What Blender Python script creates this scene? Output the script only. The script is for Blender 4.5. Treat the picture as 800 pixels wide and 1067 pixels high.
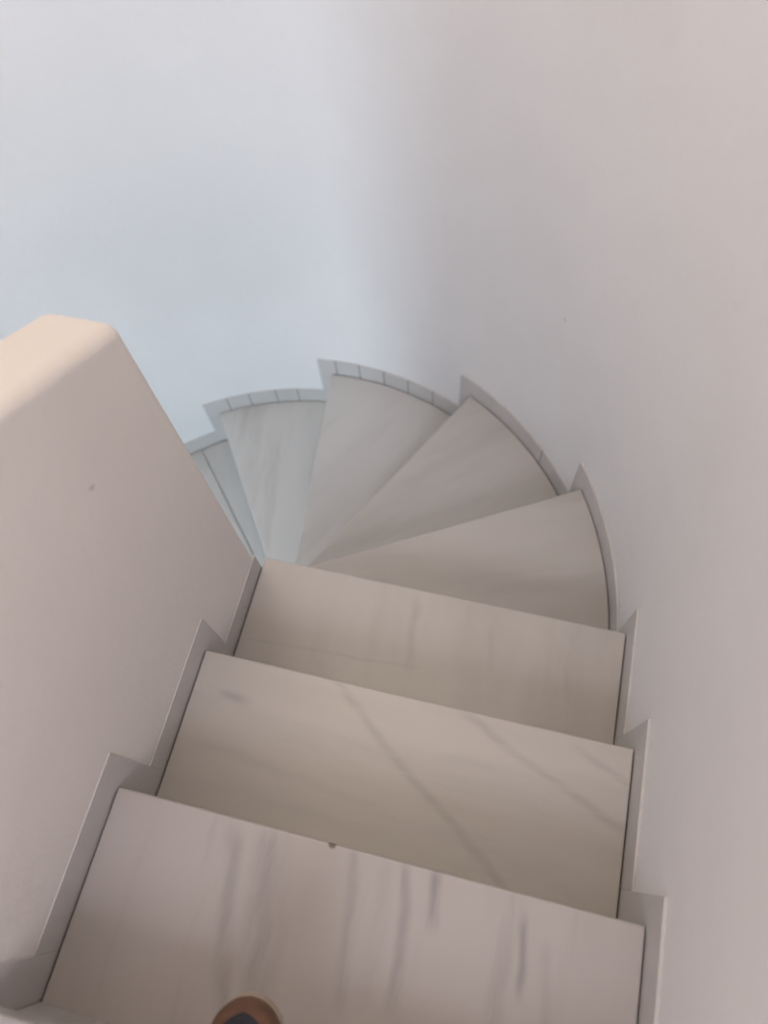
import bpy, bmesh, math, random
from mathutils import Vector, Matrix
random.seed(7)
C = bpy.context.scene.collection
S = bpy.context.scene
for o in list(bpy.data.objects): bpy.data.objects.remove(o)

# ---------------------------------------------------------------- camera
CZ = 3.382                                   # camera height above the lower floor
cd = bpy.data.cameras.new('camera'); cam = bpy.data.objects.new('camera', cd); C.objects.link(cam)
RM = ((0.9707380, 0.1911723, -0.1453299), (0.2339802, -0.8891654, 0.3932406), (-0.0540457, -0.4157379, -0.9078772))
# columns are image-right, image-down, forward
rot = Matrix(((RM[0][0], -RM[0][1], -RM[0][2]), (RM[1][0], -RM[1][1], -RM[1][2]), (RM[2][0], -RM[2][1], -RM[2][2])))
cam.matrix_world = Matrix.Translation((0, 0, CZ)) @ rot.to_4x4()
cd.sensor_fit = 'HORIZONTAL'; cd.sensor_width = 36; cd.lens = 787.9 / 800 * 36
cd.clip_start = 0.02
cd.dof.use_dof = True; cd.dof.focus_distance = 1.3; cd.dof.aperture_fstop = 3.2
S.camera = cam

# ---------------------------------------------------------------- world, lights, exposure
w = bpy.data.worlds.new('world'); S.world = w; w.use_nodes = True
w.node_tree.nodes['Background'].inputs[0].default_value = (0.62, 0.74, 0.95, 1)
w.node_tree.nodes['Background'].inputs[1].default_value = 0.6

def area(name, loc, target, size, power, col):
    l = bpy.data.lights.new(name, 'AREA'); l.shape = 'RECTANGLE'; l.size, l.size_y = size
    l.energy = power; l.color = col
    o = bpy.data.objects.new(name, l); C.objects.link(o); o.location = loc
    o.rotation_euler = (Vector(target) - Vector(loc)).to_track_quat('-Z', 'Y').to_euler()
    return o
LOW_P, UP_P, PANEL_P = 31.5, 20.5, 15.5
area('daylight_lower_window', (-1.04, -1.36, 1.6), (-1.04, 1.0, 1.1), (0.70, 0.9), LOW_P, (0.67, 0.85, 0.98))  # added cool fill from the rear of the lower flight, source unseen
area('daylight_upper_window', (0.0, -1.36, 3.75), (0.0, 1.0, 2.05), (0.9, 0.8), UP_P, (0.93, 0.89, 0.98))  # added neutral fill from behind the landing, source unseen
S.view_settings.view_transform = 'Standard'; S.view_settings.look = 'None'
S.view_settings.gamma = 1; S.view_settings.use_curve_mapping = False
S.view_settings.exposure = 0.0

# ---------------------------------------------------------------- materials
class NT:
    def __init__(s, m): s.t = m.node_tree; s.m = m
    def n(s, typ, **kw):
        x = s.t.nodes.new(typ)
        for k, v in kw.items(): setattr(x, k, v)
        return x
    def link(s, a, b): s.t.links.new(a, b)
    def put(s, sock, v):
        if isinstance(v, bpy.types.NodeSocket): s.link(v, sock)
        else: sock.default_value = v
    def math(s, op, a, b=None, c=None, clamp=False):
        x = s.n('ShaderNodeMath', operation=op, use_clamp=clamp); s.put(x.inputs[0], a)
        if b is not None: s.put(x.inputs[1], b)
        if c is not None: s.put(x.inputs[2], c)
        return x.outputs[0]
    def mix(s, f, a, b):
        x = s.n('ShaderNodeMix', data_type='RGBA'); s.put(x.inputs[0], f)
        s.put(x.inputs[6], a if isinstance(a, bpy.types.NodeSocket) else (*a, 1)); s.put(x.inputs[7], b if isinstance(b, bpy.types.NodeSocket) else (*b, 1))
        return x.outputs[2]
    def ramp(s, v, a, b, inv=False):
        x = s.n('ShaderNodeMapRange', interpolation_type='SMOOTHSTEP'); s.put(x.inputs[0], v)
        x.inputs[1].default_value = a; x.inputs[2].default_value = b
        x.inputs[3].default_value = 1 if inv else 0; x.inputs[4].default_value = 0 if inv else 1
        return x.outputs[0]
    def pos(s): return s.n('ShaderNodeNewGeometry').outputs['Position']
    def mapped(s, vec, rz=0, sc=(1, 1, 1), loc=(0, 0, 0)):
        a = s.n('ShaderNodeMapping', vector_type='POINT'); s.link(vec, a.inputs[0])
        a.inputs['Rotation'].default_value = (0, 0, rz)
        b = s.n('ShaderNodeMapping', vector_type='POINT'); s.link(a.outputs[0], b.inputs[0])
        b.inputs['Scale'].default_value = sc; b.inputs['Location'].default_value = loc
        return b.outputs[0]
    def noise(s, vec, scale, detail=3, rough=0.5, dist=0.0):
        x = s.n('ShaderNodeTexNoise'); s.link(vec, x.inputs['Vector'])
        x.inputs['Scale'].default_value = scale; x.inputs['Detail'].default_value = detail
        x.inputs['Roughness'].default_value = rough; x.inputs['Distortion'].default_value = dist
        return x.outputs[0]
def new_mat(name):
    m = bpy.data.materials.new(name); m.use_nodes = True
    return m, NT(m), m.node_tree.nodes['Principled BSDF']
def bump(t, b, h, strength, dist):
    x = t.n('ShaderNodeBump'); x.inputs['Strength'].default_value = strength; x.inputs['Distance'].default_value = dist
    t.link(h, x.inputs['Height']); t.link(x.outputs[0], b.inputs['Normal'])

def plaster(name, col, spots=()):
    m, t, b = new_mat(name); p = t.pos()
    big = t.noise(p, 1.7, 3, 0.55); fine = t.noise(p, 34, 3, 0.6); c2 = tuple(v * 0.955 for v in col)
    base = t.mix(t.ramp(big, 0.35, 0.65), c2, col)
    base = t.mix(t.math('MULTIPLY', t.ramp(fine, 0.5, 0.75), 0.14), base, tuple(v * 0.88 for v in col))
    for (x, y, z, r, k) in spots:            # little chips and scuffs
        d = t.n('ShaderNodeVectorMath', operation='DISTANCE'); t.link(p, d.inputs[0]); d.inputs[1].default_value = (x, y, z)
        f = t.math('MULTIPLY', t.ramp(d.outputs['Value'], r * 0.45, r, True), k)
        base = t.mix(f, base, (0.16, 0.14, 0.13))
    t.link(base, b.inputs['Base Color']); b.inputs['Roughness'].default_value = 0.86
    b.inputs['Specular IOR Level'].default_value = 0.2
    h = t.math('ADD', t.math('MULTIPLY', fine, 0.6), t.math('MULTIPLY', t.noise(p, 9, 2), 1.0))
    bump(t, b, h, 0.35, 0.004)
    return m

MK = 0.84                                    # overall tone of the marble
def marble(name, col=(0.60, 0.575, 0.56), dark=(0.40, 0.385, 0.385), rz=0.0, streak=(9, 1.2), amount=0.55, lo=0.45, hi=0.78, veins=(), spots=(), seed=0.0, cloud=0.35, cloud_sc=(1.5, 5), cloud_col=None, rough=0.34):
    col = tuple(v * MK for v in col); dark = tuple(v * MK for v in dark)
    if cloud_col: cloud_col = tuple(v * MK for v in cloud_col)
    m, t, b = new_mat(name); p = t.pos()
    wob = t.n('ShaderNodeTexNoise'); t.link(p, wob.inputs['Vector']); wob.inputs['Scale'].default_value = 6; wob.inputs['Detail'].default_value = 3
    sub = t.n('ShaderNodeVectorMath', operation='SUBTRACT'); t.link(wob.outputs[1], sub.inputs[0]); sub.inputs[1].default_value = (0.5,) * 3
    sca = t.n('ShaderNodeVectorMath', operation='SCALE'); t.link(sub.outputs[0], sca.inputs[0]); sca.inputs['Scale'].default_value = 0.035
    add = t.n('ShaderNodeVectorMath', operation='ADD'); t.link(p, add.inputs[0]); t.link(sca.outputs[0], add.inputs[1]); q = add.outputs[0]
    st = t.noise(t.mapped(q, rz, (streak[0], streak[1], 1), (seed, seed * 1.7, 0)), 1.6, 5, 0.6)
    cl = t.noise(t.mapped(q, rz, (cloud_sc[0], cloud_sc[1], 1), (seed * 2.1, seed, 3)), 1.2, 3, 0.5)
    base = t.mix(t.math('MULTIPLY', t.ramp(cl, 0.38, 0.66), cloud), col, cloud_col or tuple(v * 0.80 for v in col))
    base = t.mix(t.math('MULTIPLY', t.ramp(st, lo, hi), amount), base, dark)
    sep = t.n('ShaderNodeSeparateXYZ'); t.link(q, sep.inputs[0]); X, Y = sep.outputs[0], sep.outputs[1]
    brk = t.ramp(t.noise(t.mapped(q, rz, (streak[0] * 2.2, streak[1] * 3, 1), (seed + 5, 0, 0)), 2.2, 5, 0.65), 0.30, 0.62) if veins else None
    for (ax, ay, bx, by, wd, k) in veins:    # single veins: from a to b, half width, strength
        L = math.hypot(bx - ax, by - ay); ux, uy = (bx - ax) / L, (by - ay) / L
        along = t.math('ADD', t.math('MULTIPLY', X, ux), t.math('MULTIPLY_ADD', Y, uy, -(ax * ux + ay * uy)))
        across = t.math('ABSOLUTE', t.math('ADD', t.math('MULTIPLY', X, -uy), t.math('MULTIPLY_ADD', Y, ux, ax * uy - ay * ux)))
        f = t.math('MULTIPLY', t.ramp(across, 0.0, wd * 1.25, True), t.ramp(along, -0.015, 0.02))
        f = t.math('MULTIPLY', f, t.math('MULTIPLY_ADD', brk, 0.65, 0.45), clamp=True)
        f = t.math('MULTIPLY', f, t.ramp(along, L - 0.02, L + 0.02, True))
        base = t.mix(t.math('MULTIPLY', f, k), base, dark)
    for (x, y, r_, k) in spots:              # small chips
        d = t.math('SQRT', t.math('ADD', t.math('POWER', t.math('SUBTRACT', X, x), 2.0), t.math('POWER', t.math('SUBTRACT', Y, y), 2.0)))
        base = t.mix(t.math('MULTIPLY', t.ramp(d, r_ * 0.4, r_, True), k), base, (0.12, 0.09, 0.07))
    t.link(base, b.inputs['Base Color']); b.inputs['Roughness'].default_value = rough
    b.inputs['Specular IOR Level'].default_value = 0.35
    return m

def plain(name, col, rough=0.6, var=0.12, scale=30, spec=0.3, bmp=0.15):
    m, t, b = new_mat(name); p = t.pos(); n = t.noise(p, scale, 3)
    t.link(t.mix(t.ramp(n, 0.3, 0.7), tuple(v * (1 - var) for v in col), col), b.inputs['Base Color'])
    b.inputs['Roughness'].default_value = rough; b.inputs['Specular IOR Level'].default_value = spec
    bump(t, b, n, bmp, 0.002)
    return m
WALLC = (0.80, 0.785, 0.79)
M_wall = plaster('wall_plaster', WALLC, spots=[(0.316, 0.611, 1.704, 0.006, 0.75), (0.321, 0.58, 1.69, 0.004, 0.35), (0.066, 1.124, 2.029, 0.009, 0.18)])
M_ceil = plaster('ceiling_plaster', (0.78, 0.77, 0.75))
M_skirt = marble('skirting_marble', col=(0.67, 0.645, 0.635), dark=(0.50, 0.485, 0.48), streak=(5, 5), amount=0.35, cloud=0.3, rough=0.4)
M_grout = plain('dark_joint', (0.13, 0.12, 0.115), 0.9)
M_joint = plain('grey_joint', (0.22, 0.22, 0.23), 0.9)
M_riser = marble('riser_marble', seed=4.0, streak=(4, 4))
M_step = []

# ---------------------------------------------------------------- mesh helpers
def link_obj(name, bm, mat, parent=None, bevel=0.0, seg=2, smooth=False):
    bmesh.ops.remove_doubles(bm, verts=bm.verts, dist=1e-6)
    bmesh.ops.recalc_face_normals(bm, faces=bm.faces)
    me = bpy.data.meshes.new(name); bm.to_mesh(me); bm.free()
    if mat: me.materials.append(mat)
    o = bpy.data.objects.new(name, me); C.objects.link(o)
    if parent: o.parent = parent; o.matrix_parent_inverse = Matrix.Translation(-parent.location)
    if smooth:
        for f in me.polygons: f.use_smooth = True
    if bevel:
        b = o.modifiers.new('bevel', 'BEVEL'); b.width = bevel; b.segments = seg; b.limit_method = 'ANGLE'; b.angle_limit = math.radians(35)
    return o
def prism(bm, pts, z0, z1):
    """plan outline pts (x, y), extruded from z0 to z1"""
    a = [bm.verts.new((x, y, z0)) for x, y in pts]; b = [bm.verts.new((x, y, z1)) for x, y in pts]
    n = len(pts); bm.faces.new(a); bm.faces.new(b)
    for i in range(n): bm.faces.new((a[i], a[(i + 1) % n], b[(i + 1) % n], b[i]))
def side_prism(bm, pts, x0, x1):
    """side outline pts (y, z), extruded from x0 to x1"""
    a = [bm.verts.new((x0, y, z)) for y, z in pts]; b = [bm.verts.new((x1, y, z)) for y, z in pts]
    n = len(pts); bm.faces.new(a); bm.faces.new(b)
    for i in range(n): bm.faces.new((a[i], a[(i + 1) % n], b[(i + 1) % n], b[i]))
def box(bm, x0, x1, y0, y1, z0, z1): prism(bm, [(x0, y0), (x1, y0), (x1, y1), (x0, y1)], z0, z1)
def struct(o, label=None):
    o['kind'] = 'structure'
    if label: o['label'] = label
    return o
def thing(name, label, cat, loc, group=None):
    o = bpy.data.objects.new(name, None); C.objects.link(o); o.location = loc; o.empty_display_size = 0.1
    o['label'] = label; o['category'] = cat
    if group: o['group'] = group
    bpy.context.view_layer.update()
    return o

# ---------------------------------------------------------------- plan of the stair
XL, XR = -0.492, 0.315                       # faces of the skirting, upper flight
CX, CY, RS = -0.578, 0.493, 0.893            # newel centre, radius of the skirting face round the turn
RW = RS + 0.005                              # radius of the outer wall
XW = CX + RW; XO = CX - RW                   # plan of the outer wall: right and left
SP0, SP1, SPE = -0.600, XL - 0.002, 0.497    # central wall: left face, right face, far end
RISE = 0.18; SK = 0.070; JOG = 0.042; GO = 0.2665
YB = -1.30                                   # rear end of the stairwell
def Z(n): return RISE * (13 - n)
NOSE_Y = {0: -0.284, 1: -0.0138, 2: 0.2546, 3: 0.5199}
NOSE_A = {3: 1.8, 4: 29.5, 5: 61.0, 6: 93.6, 7: 121.5, 8: 150.0, 9: 180.0}
IN = (-0.545, 0.515)                         # where the winder nosings meet
def on(r, deg): return (CX + r * math.cos(math.radians(deg)), CY + r * math.sin(math.radians(deg)))

# outer wall: right side, half round turn, left side - one continuous plaster surface
def arc(r, a0, a1, n): return [on(r, a0 + (a1 - a0) * i / n) for i in range(n + 1)]
ZT = 4.75
bm = bmesh.new()
prism(bm, [(XW, YB), (XW, CY)] + [(XW + 0.12, CY), (XW + 0.12, YB)], 0, ZT)
struct(link_obj('wall_right', bm, M_wall), 'white plaster wall along the right of the stair')
bm = bmesh.new()
prism(bm, arc(RW, 0, 180, 72) + arc(RW + 0.12, 180, 0, 72), 0, ZT)
o = struct(link_obj('wall_far', bm, M_wall, smooth=False), 'curved white plaster wall around the winding steps')
for f in o.data.polygons: f.use_smooth = abs(f.normal.z) < 0.5
o.modifiers.new('split', 'EDGE_SPLIT').split_angle = math.radians(30)
bm = bmesh.new()
prism(bm, [(XO, YB), (XO, CY), (XO - 0.12, CY), (XO - 0.12, YB)], 0, ZT)
struct(link_obj('wall_left', bm, M_wall), 'white plaster wall along the lower flight')
# rear wall with two openings added for the fill light
bm = bmesh.new()
xs = [XO - 0.12, -1.41, -0.67, -0.45, 0.25, XW + 0.12]
y0, y1 = YB - 0.12, YB
box(bm, xs[0], xs[1], y0, y1, 0, ZT); box(bm, xs[2], xs[3], y0, y1, 0, ZT); box(bm, xs[4], xs[5], y0, y1, 0, ZT)
box(bm, xs[1], xs[2], y0, y1, 0, 1.1); box(bm, xs[1], xs[2], y0, y1, 2.1, ZT)
box(bm, xs[3], xs[4], y0, y1, 0, 3.2); box(bm, xs[3], xs[4], y0, y1, 4.25, ZT)
struct(link_obj('wall_rear', bm, M_wall), 'white plaster wall behind the stair')
bm = bmesh.new(); box(bm, XO - 0.12, XW + 0.12, YB - 0.12, CY + RW + 0.12, ZT, ZT + 0.1)
struct(link_obj('ceiling', bm, M_ceil), 'white ceiling of the stairwell')
M_floor = marble('floor_marble', seed=9.0)
bm = bmesh.new(); box(bm, XO - 0.12, XW + 0.12, YB - 0.12, CY + RW + 0.12, -0.1, 0.0)
struct(link_obj('floor', bm, M_floor), 'marble floor at the foot of the stair')
# windows, added and unseen, as sources for the daylight fill
M_frame = plain('window_white', (0.8, 0.8, 0.8), 0.4)
mg, tg, bg = new_mat('window_glass')
mixs = tg.n('ShaderNodeMixShader'); tr = tg.n('ShaderNodeBsdfTransparent'); gl = tg.n('ShaderNodeBsdfGlossy'); gl.inputs['Roughness'].default_value = 0.02
mixs.inputs[0].default_value = 0.08; tg.link(tr.outputs[0], mixs.inputs[1]); tg.link(gl.outputs[0], mixs.inputs[2])
tg.link(mixs.outputs[0], tg.t.nodes['Material Output'].inputs[0])
for i, (a, b, c, d) in enumerate(((-1.41, -0.67, 1.1, 2.1), (-0.45, 0.25, 3.2, 4.25))):
    bm = bmesh.new(); f = 0.035; yy0, yy1 = YB - 0.045, YB - 0.005
    box(bm, a, a + f, yy0, yy1, c, d); box(bm, b - f, b, yy0, yy1, c, d)
    box(bm, a + f, b - f, yy0, yy1, c, c + f); box(bm, a + f, b - f, yy0, yy1, d - f, d)
    w_ = struct(link_obj('window_%d' % (i + 1), bm, M_frame, bevel=0.003), 'white framed window in the rear wall, ' + ('lower flight' if i == 0 else 'upper landing'))
    bm = bmesh.new(); box(bm, a + f, b - f, YB - 0.028, YB - 0.022, c + f, d - f); link_obj('pane', bm, mg, w_)

# central wall between the two flights, its top sloping with the stair
M_spine = plaster('parapet_plaster', (0.81, 0.77, 0.745), spots=[(SP1, 0.3125, 2.560, 0.006, 0.25), (SP1, 0.309, 2.565, 0.005, 0.2)])
bm = bmesh.new()
zt = CZ - 0.727; sl = 0.585
side_prism(bm, [(YB, 0.0), (SPE, 0.0), (SPE, zt), (YB, zt + sl * (SPE - YB))], SP0, SP1)
o = struct(link_obj('wall_centre', bm, M_spine, bevel=0.020, seg=8), 'free-standing white parapet wall with a sloping top, left of the steps')
for f in o.data.polygons: f.use_smooth = False

# ---------------------------------------------------------------- treads
def tread_outline(n):
    g = 0.0019                                # thin open joint to the skirting
    if n <= 3:
        yb = NOSE_Y[n - 1] - 0.045 if n > 0 else YB
        return [(XL + g, yb), (XR - g, yb), (XR - g, NOSE_Y[n]), (XL + g, NOSE_Y[n])]
    if n <= 9:
        a0, a1 = NOSE_A[n - 1] - 3.0, NOSE_A[n]
        p = arc(RS - g, max(a0, -3), a1, 14)
        if n == 4: p = [(XR - g, NOSE_Y[3] - 0.045)] + arc(RS - g, 0, a1, 14)
        if n == 4: return [(XL + 0.01, NOSE_Y[3] - 0.02)] + p + [IN]
        if n == 9: return [(IN[0], IN[1])] + p + [(SP0 - g, CY)]
        return [IN] + p
    yn = CY - GO * (n - 9); yb = yn + GO + 0.045
    return [(XO + 0.012, yn), (SP0 - 0.012, yn), (SP0 - 0.012, yb), (XO + 0.012, yb)]

R = math.radians
T = {
 0: dict(rz=0.05, streak=(11, 1.0), seed=1.3, amount=0.4),
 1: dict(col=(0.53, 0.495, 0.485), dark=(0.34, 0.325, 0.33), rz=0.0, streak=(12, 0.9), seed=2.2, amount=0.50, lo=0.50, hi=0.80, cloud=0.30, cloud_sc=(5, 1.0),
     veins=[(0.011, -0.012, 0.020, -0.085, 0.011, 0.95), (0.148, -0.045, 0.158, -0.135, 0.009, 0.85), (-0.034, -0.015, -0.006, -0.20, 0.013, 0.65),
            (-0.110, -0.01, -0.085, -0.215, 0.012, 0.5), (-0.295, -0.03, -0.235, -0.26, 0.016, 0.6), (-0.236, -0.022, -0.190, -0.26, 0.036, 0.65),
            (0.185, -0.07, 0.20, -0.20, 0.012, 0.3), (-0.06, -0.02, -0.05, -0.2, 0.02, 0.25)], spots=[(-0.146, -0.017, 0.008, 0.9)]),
 2: dict(rz=0.05, streak=(1.2, 11), seed=5.2, amount=0.34, lo=0.45, hi=0.8, cloud=0.35, cloud_sc=(0.8, 6), cloud_col=(0.50, 0.47, 0.445), col=(0.60, 0.572, 0.545),
     veins=[(-0.245, 0.262, 0.160, -0.04, 0.011, 0.50), (0.0, 0.252, 0.32, 0.112, 0.011, 0.45), (0.213, 0.241, 0.315, 0.192, 0.010, 0.40), (-0.435, 0.185, -0.385, 0.180, 0.012, 0.65), (-0.45, 0.09, -0.1, 0.06, 0.012, 0.2)]),
 3: dict(rz=0.0, streak=(7, 1.6), seed=3.1, amount=0.25, cloud=0.5, cloud_sc=(4, 1.2), cloud_col=(0.50, 0.46, 0.415),
     veins=[(-0.125, 0.475, -0.119, 0.33, 0.012, 0.35), (-0.14, 0.5, -0.12, 0.46, 0.016, 0.25), (0.034, 0.47, 0.046, 0.385, 0.010, 0.3), (-0.47, 0.33, -0.1, 0.35, 0.005, 0.25), (0.2, 0.42, 0.21, 0.36, 0.01, 0.25)]),
 4: dict(rz=R(-18), streak=(1.3, 8), seed=6.4, amount=0.32, cloud=0.4, cloud_sc=(1.0, 5), cloud_col=(0.46, 0.435, 0.41)),
 5: dict(col=(0.64, 0.62, 0.61), rz=R(-40), streak=(1.2, 8), seed=7.7, amount=0.4, cloud=0.45, cloud_sc=(1.0, 5)),
 6: dict(col=(0.66, 0.65, 0.65), rz=R(-62), streak=(1.2, 8), seed=8.1, amount=0.42, cloud=0.45, cloud_sc=(1.0, 5)),
 7: dict(col=(0.71, 0.71, 0.71), rz=R(-100), streak=(1.2, 9), seed=9.3, amount=0.42, cloud=0.4, cloud_sc=(1.0, 5)),
 8: dict(col=(0.66, 0.66, 0.66), rz=R(-120), streak=(1.4, 7), seed=2.9, amount=0.35, cloud=0.3),
}
LBL = {
 0: 'marble landing at the top of the stair, under the shoe',
 1: 'nearest straight marble step with dark parallel streaks and a chipped nosing',
 2: 'straight marble step crossed by long diagonal veins, beyond the streaked one',
 3: 'last straight marble step before the turn, beside the far end of the parapet',
 4: 'first winding marble step, wide wedge touching the last straight step',
 5: 'second winding marble step, wedge between the first and third wedges of the turn',
 6: 'third winding marble step, wedge in the middle of the turn under the topmost skirting',
 7: 'fourth winding marble step, bluish wedge at the left of the turn',
 8: 'lowest winding step in sight, thin sliver beside the parapet edge',
 9: 'marble step at the end of the turn, behind the parapet wall',
 10: 'first straight marble step of the lower flight behind the parapet',
 11: 'second straight marble step of the lower flight behind the parapet',
 12: 'bottom marble step of the lower flight, just above the floor',
}
for n in range(0, 13):
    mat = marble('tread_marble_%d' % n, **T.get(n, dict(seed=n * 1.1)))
    z = Z(n); out = tread_outline(n)
    cx = sum(p[0] for p in out) / len(out); cy = sum(p[1] for p in out) / len(out)
    st = thing('stair_landing' if n == 0 else 'stair_step', LBL[n], 'landing' if n == 0 else 'step', (cx, cy, z - RISE), None if n == 0 else 'marble steps of the winding stair')
    bm = bmesh.new()
    if n == 8:                               # two slabs meeting in an open joint
        prism(bm, [IN] + arc(RS - 0.003, NOSE_A[7] - 3, 129.0, 6), z - 0.03, z)
        link_obj('tread', bm, mat, st, bevel=0.003)
        bm = bmesh.new(); q = (IN[0] - 0.002, IN[1] - 0.001)
        prism(bm, [q] + arc(RS - 0.003, 129.15, 150.0, 10), z - 0.03, z)
        link_obj('tread', bm, marble('tread_marble_8b', col=(0.66, 0.65, 0.64), seed=3.3, amount=0.2), st, bevel=0.003)
        bm = bmesh.new(); prism(bm, [on(0.12, 128.6), on(0.888, 128.9), on(0.888, 129.3), on(0.12, 129.8)], z - 0.029, z - 0.004); link_obj('joint', bm, M_joint, st)
    else:
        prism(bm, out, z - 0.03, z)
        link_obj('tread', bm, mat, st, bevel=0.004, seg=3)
    # riser under the nosing, set back
    bm = bmesh.new(); zb = z - RISE + 0.001 if n < 12 else 0.0
    if n <= 3:
        box(bm, XL + 0.003, XR - 0.003, NOSE_Y[n] - 0.042, NOSE_Y[n] - 0.022, zb, z - 0.03)
    elif n <= 9:
        a = NOSE_A[n]; o1 = on(RS - 0.003, a); dx, dy = o1[0] - IN[0], o1[1] - IN[1]; L = math.hypot(dx, dy); px, py = dy / L, -dx / L
        i0 = (IN[0] + dx / L * 0.10, IN[1] + dy / L * 0.10); o1 = (IN[0] + dx * 0.985, IN[1] + dy * 0.985)
        prism(bm, [(i0[0] + px * 0.022, i0[1] + py * 0.022), (o1[0] + px * 0.022, o1[1] + py * 0.022), (o1[0] + px * 0.042, o1[1] + py * 0.042), (i0[0] + px * 0.042, i0[1] + py * 0.042)], zb, z - 0.03)
    else:
        yn = CY - GO * (n - 9); box(bm, XO + 0.012, SP0 - 0.012, yn + 0.022, yn + 0.042, zb, z - 0.03)
    link_obj('riser', bm, M_riser, st)

# ---------------------------------------------------------------- stepped skirting (baseboards)
def ypoly(n, sk):
    y0_, y1_ = (NOSE_Y[n - 1] + JOG if n > 0 else YB), NOSE_Y[n] + JOG
    zn, zl = Z(n), Z(n + 1)
    return [(y0_, zn - 0.028), (NOSE_Y[n] - 0.05, zn - 0.028), (NOSE_Y[n] - 0.05, zl - 0.02), (y1_, zl - 0.02), (y1_, zn + sk), (y0_, zn + sk)]
side = ['beside the landing', 'beside the nearest streaked step', 'beside the diagonally veined step', 'beside the last straight step']
for n in range(0, 4):
    bm = bmesh.new(); pl = ypoly(n, SK)
    if n == 3: pl = [(pl[0][0], Z(3) - 0.028), (SPE - 0.001, Z(3) - 0.028), (SPE - 0.001, Z(3) + SK), (pl[0][0], Z(3) + SK)]
    side_prism(bm, pl, SP1 - 0.003, XL)
    struct(link_obj('baseboard_left', bm, M_skirt, bevel=0.0008), 'grey marble skirting on the parapet wall ' + side[n])
    bm = bmesh.new(); pl = ypoly(n, SK)
    if n == 3: pl = [(min(y, CY + 0.06), z) for y, z in pl]
    side_prism(bm, pl, XR, XW + 0.002)
    struct(link_obj('baseboard_right', bm, M_skirt, bevel=0.0008), 'grey marble skirting on the right wall ' + side[n])
JA = math.degrees(JOG / RS)
TILES = {4: [], 5: [0.3], 6: [0.20, 0.38, 0.55, 0.72, 0.88], 7: [0.22, 0.40, 0.62, 0.80], 8: [0.4], 9: [0.5]}
wl = {4: 'first winding step', 5: 'second winding step', 6: 'third winding step, made of short tiles', 7: 'fourth winding step, made of short tiles', 8: 'lowest winding step in sight', 9: 'step at the end of the turn'}
def bent_box(bm, a0, a1, z0, z1, r0, r1, k=8):
    prism(bm, arc(r0, a0, a1, k) + arc(r1, a1, a0, k), z0, z1)
for n in range(4, 10):
    a0, a1 = NOSE_A[n - 1] + JA, NOSE_A[n] + JA
    if n == 4: a0 = math.degrees(math.asin(min(1, 0.06 / RS)))
    if n == 9: a1 = 180.0
    bm = bmesh.new(); cuts = [0] + TILES[n] + [1]; gap = 0.10
    for u, v in zip(cuts[:-1], cuts[1:]):
        b0, b1 = a0 + (a1 - a0) * u, a0 + (a1 - a0) * v
        if u > 0: b0 += gap
        if v < 1: b1 -= gap
        bent_box(bm, b0, b1, Z(n) - 0.028, Z(n) + SK, RS, RW + 0.002)
    if n < 9: bent_box(bm, NOSE_A[n] - 1.2, a1, Z(n + 1) - 0.02, Z(n) - 0.03, RS + 0.0005, RW + 0.002, 3)
    o = struct(link_obj('baseboard_far', bm, M_skirt), 'curved marble skirting above the ' + wl[n])
    bm = bmesh.new(); bent_box(bm, a0 + 0.05, a1 - 0.05, Z(n) - 0.026, Z(n) + SK - 0.002, RS + 0.002, RW + 0.001, 12)
    link_obj('joint_backing', bm, M_grout, o)
for n in range(10, 13):
    yn = CY - GO * (n - 9)
    for s_, x0, x1 in (('baseboard_left', XO - 0.002, XO + 0.008), ('baseboard_centre', SP0 - 0.008, SP0 + 0.002)):
        bm = bmesh.new(); side_prism(bm, [(yn - JOG, Z(n + 1) - 0.0 if n == 12 else Z(n + 1) - 0.02), (yn + 0.02, Z(n + 1) if n == 12 else Z(n + 1) - 0.02), (yn + 0.02, Z(n) - 0.028), (yn + GO - JOG, Z(n) - 0.028), (yn + GO - JOG, Z(n) + SK), (yn - JOG, Z(n) + SK)], x0, x1)
        struct(link_obj(s_, bm, M_skirt), 'marble skirting of the lower flight')

# ---------------------------------------------------------------- broad ceiling panel added for warm fill, out of view
PANELC = (0.92, 0.73, 0.52)
m_em, te, be = new_mat('lamp_glow'); be.inputs['Emission Color'].default_value = (*PANELC, 1); be.inputs['Emission Strength'].default_value = 0.25
be.inputs['Base Color'].default_value = (0.9, 0.88, 0.85, 1)
LX, LY, LW, LD = -0.6, 0.75, 1.3, 0.85
fill_panel = thing('ceiling_lamp', 'broad flush light panel on the ceiling over the stairwell', 'lamp', (LX, LY, ZT))
bm = bmesh.new(); f = 0.03
for x0, x1, ya, yb in ((-LW / 2 - f, -LW / 2, -LD / 2 - f, LD / 2 + f), (LW / 2, LW / 2 + f, -LD / 2 - f, LD / 2 + f), (-LW / 2, LW / 2, -LD / 2 - f, -LD / 2), (-LW / 2, LW / 2, LD / 2, LD / 2 + f)):
    box(bm, LX + x0, LX + x1, LY + ya, LY + yb, ZT - 0.05, ZT)
link_obj('lamp_frame', bm, M_frame, fill_panel)
bm = bmesh.new(); box(bm, LX - LW / 2, LX + LW / 2, LY - LD / 2, LY + LD / 2, ZT - 0.035, ZT - 0.025); link_obj('diffuser', bm, m_em, fill_panel)
lo = area('lamp_tubes', (LX, LY, ZT - 0.045), (LX, LY, 0), (LW - 0.02, LD - 0.02), PANEL_P, PANELC)
lo.parent = fill_panel; lo.matrix_parent_inverse = Matrix.Translation(-fill_panel.location)

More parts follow.
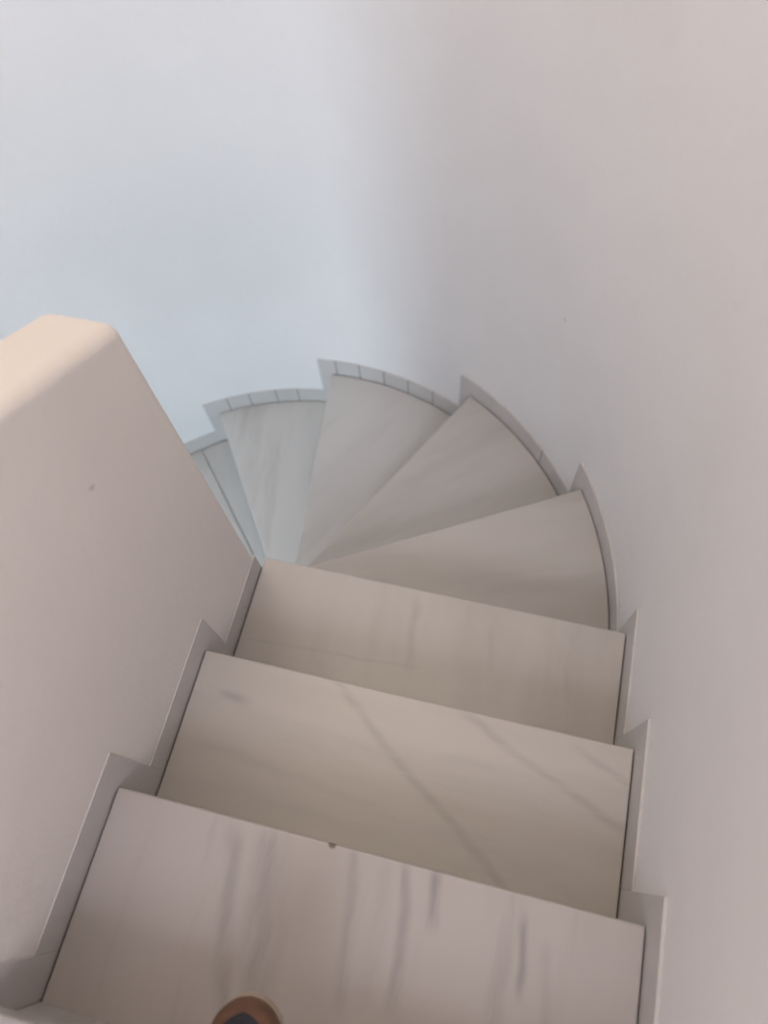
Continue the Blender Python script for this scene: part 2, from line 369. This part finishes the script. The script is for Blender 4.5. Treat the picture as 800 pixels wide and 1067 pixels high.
# ---------------------------------------------------------------- shoe on the landing edge
ZS = Z(0)
tip = Vector((-0.170, -0.190)); fwd = Vector((-0.16, 0.987)).normalized(); rgt = Vector((fwd.y, -fwd.x))
shoe = thing('shoe', 'brown leather shoe with a dark upper, its toe poking over the landing edge', 'shoe', (tip.x - fwd.x * 0.14, tip.y - fwd.y * 0.14, ZS))
M_brown = plain('brown_leather', (0.135, 0.07, 0.045), 0.5, 0.25, 60)
M_dark = plain('dark_canvas', (0.022, 0.024, 0.030), 0.85, 0.3, 200)
M_sole = plain('tan_sole', (0.42, 0.34, 0.28), 0.7, 0.15, 40)
M_lace = plain('dark_lace', (0.05, 0.045, 0.045), 0.8)
def half_w(t):                               # t: 0 toe tip .. 1 heel
    pts = [(0, 0.0), (0.02, 0.020), (0.06, 0.031), (0.16, 0.0435), (0.25, 0.047), (0.40, 0.046), (0.58, 0.037), (0.78, 0.034), (0.92, 0.030), (0.975, 0.019), (1, 0.0)]
    if t < 0.16: return 0.0435 * math.sqrt(max(0, 1 - (1 - t / 0.16) ** 2)) ** 1.05
    for (a, b), (c, d) in zip(pts[:-1], pts[1:]):
        if t <= c:
            u = (t - a) / (c - a); return b + (d - b) * u
    return 0
LEN = 0.28
def P2(t, s): q = tip - fwd * (t * LEN) + rgt * s; return q
TS = [0.0, 0.002, 0.005, 0.01, 0.02, 0.04, 0.07, 0.11, 0.16, 0.22, 0.3, 0.4, 0.5, 0.6, 0.7, 0.8, 0.88, 0.94, 0.975, 0.992, 1.0]
bm = bmesh.new()
left = [P2(t - 0.004 * (t < 0.1), -half_w(t) - 0.0004) for t in TS]; right = [P2(t - 0.004 * (t < 0.1), half_w(t) + 0.0004) for t in reversed(TS)]
prism(bm, [(p.x, p.y) for p in left + right], ZS + 0.001, ZS + 0.020)
link_obj('sole', bm, M_sole, shoe, bevel=0.004, seg=3)
def top_h(t):
    pts = [(0, 0.034), (0.05, 0.046), (0.15, 0.054), (0.3, 0.066), (0.42, 0.085), (0.55, 0.088), (0.75, 0.080), (0.9, 0.086), (1, 0.088)]
    for (a, b), (c, d) in zip(pts[:-1], pts[1:]):
        if t <= c: return b + (d - b) * (t - a) / (c - a)
def shell(t0, t1, f0, f1, off, k=14, steps=22):
    """a band of the shoe's upper; f is the share of the half arch, 0 at the sole, 1 at the ridge"""
    bm = bmesh.new(); rows = []
    for i in range(steps + 1):
        t = t0 + (t1 - t0) * (i / steps) ** 1.5; hw = half_w(t) + off; h = top_h(t) + off; row = []
        if t < 0.02: h = 0.020 + (h - 0.020) * (0.35 + 0.65 * math.sqrt(max(t, 0) / 0.02))
        for j in range(k + 1):
            a = math.pi * j / k; s = -math.cos(a); c = math.sin(a)
            row.append(bm.verts.new((*P2(t, math.copysign(abs(s) ** 0.8, s) * hw), ZS + 0.018 + (h - 0.018) * c ** 0.75)))
        rows.append(row)
    for i in range(steps):
        for j in range(k): 
            try: bm.faces.new((rows[i][j], rows[i + 1][j], rows[i + 1][j + 1], rows[i][j + 1]))
            except ValueError: pass
    return bm
def solid(o, th): 
    s = o.modifiers.new('solid', 'SOLIDIFY'); s.thickness = th; s.offset = -1; return o
up = shell(0.0, 0.50, 0, 1, 0.0)
solid(link_obj('upper', up, M_brown, shoe, smooth=True), 0.003)
# dark vamp panel lying over the brown toe, leaving a brown rim all round
bm = bmesh.new(); rows = []
for i in range(19):
    t = 0.045 + (0.52 - 0.045) * (i / 18) ** 1.8; hw = half_w(t); h = top_h(t); row = []
    u = min(1, (t - 0.045) / 0.14); wfrac = max(0.02, math.sqrt(1 - (1 - u) ** 2)) * 0.78
    for j in range(13):
        s = (-1 + 2 * j / 12) * wfrac; a = math.acos(max(-1, min(1, -math.copysign(abs(s) ** 1.25, s)))); c = math.sin(a)
        row.append(bm.verts.new((*P2(t, s * hw), ZS + 0.018 + (h - 0.018) * c ** 0.75 + 0.0025)))
    rows.append(row)
for i in range(18):
    for j in range(12):
        try: bm.faces.new((rows[i][j], rows[i + 1][j], rows[i + 1][j + 1], rows[i][j + 1]))
        except ValueError: pass
solid(link_obj('vamp', bm, M_dark, shoe, smooth=True), 0.002)
# quarters round the ankle and heel: an upright band, open on top
bm = bmesh.new(); path = [(t, -1) for t in TS if t >= 0.5] + [(t, 1) for t in reversed(TS) if 0.5 <= t < 1]
pr = None
for t, sg in path:
    hw = half_w(t); lo_ = P2(t, sg * hw); hi_ = P2(min(t, 0.985), sg * hw * 0.82); col_ = [bm.verts.new((*lo_, ZS + 0.018)), bm.verts.new((*(lo_ * 0.55 + hi_ * 0.45), ZS + 0.05)), bm.verts.new((*hi_, ZS + top_h(t)))]
    if pr:
        for a in range(2): bm.faces.new((pr[a], col_[a], col_[a + 1], pr[a + 1]))
    pr = col_
solid(link_obj('quarter', bm, M_brown, shoe, smooth=True), 0.003)
bm = bmesh.new(); ins = [P2(t, -half_w(t) * 0.93) for t in TS if 0.4 <= t < 1] + [P2(t, half_w(t) * 0.93) for t in reversed(TS) if 0.4 <= t < 1]
prism(bm, [(p.x, p.y) for p in ins], ZS + 0.021, ZS + 0.026); link_obj('insole', bm, M_dark, shoe)
for k in range(4):
    t = 0.27 + 0.055 * k; pts = []
    bm = bmesh.new(); pv = None
    for j in range(9):
        s = -0.45 + 0.9 * j / 8; hw = half_w(t); c = math.sqrt(max(0, 1 - abs(s) ** 2.5)); q = P2(t + 0.01 * (j % 2), s * hw); zc = ZS + 0.018 + (top_h(t) - 0.018) * c ** 0.75 + 0.006
        ring = [bm.verts.new((q.x + fwd.x * 0.0022 * math.cos(a), q.y + fwd.y * 0.0022 * math.cos(a), zc + 0.0022 * math.sin(a))) for a in [math.pi / 3 * v for v in range(6)]]
        if pv:
            for a in range(6): bm.faces.new((pv[a], pv[(a + 1) % 6], ring[(a + 1) % 6], ring[a]))
        else: bm.faces.new(ring)
        pv = ring
    bm.faces.new(pv); link_obj('lace', bm, M_lace, shoe, smooth=True)
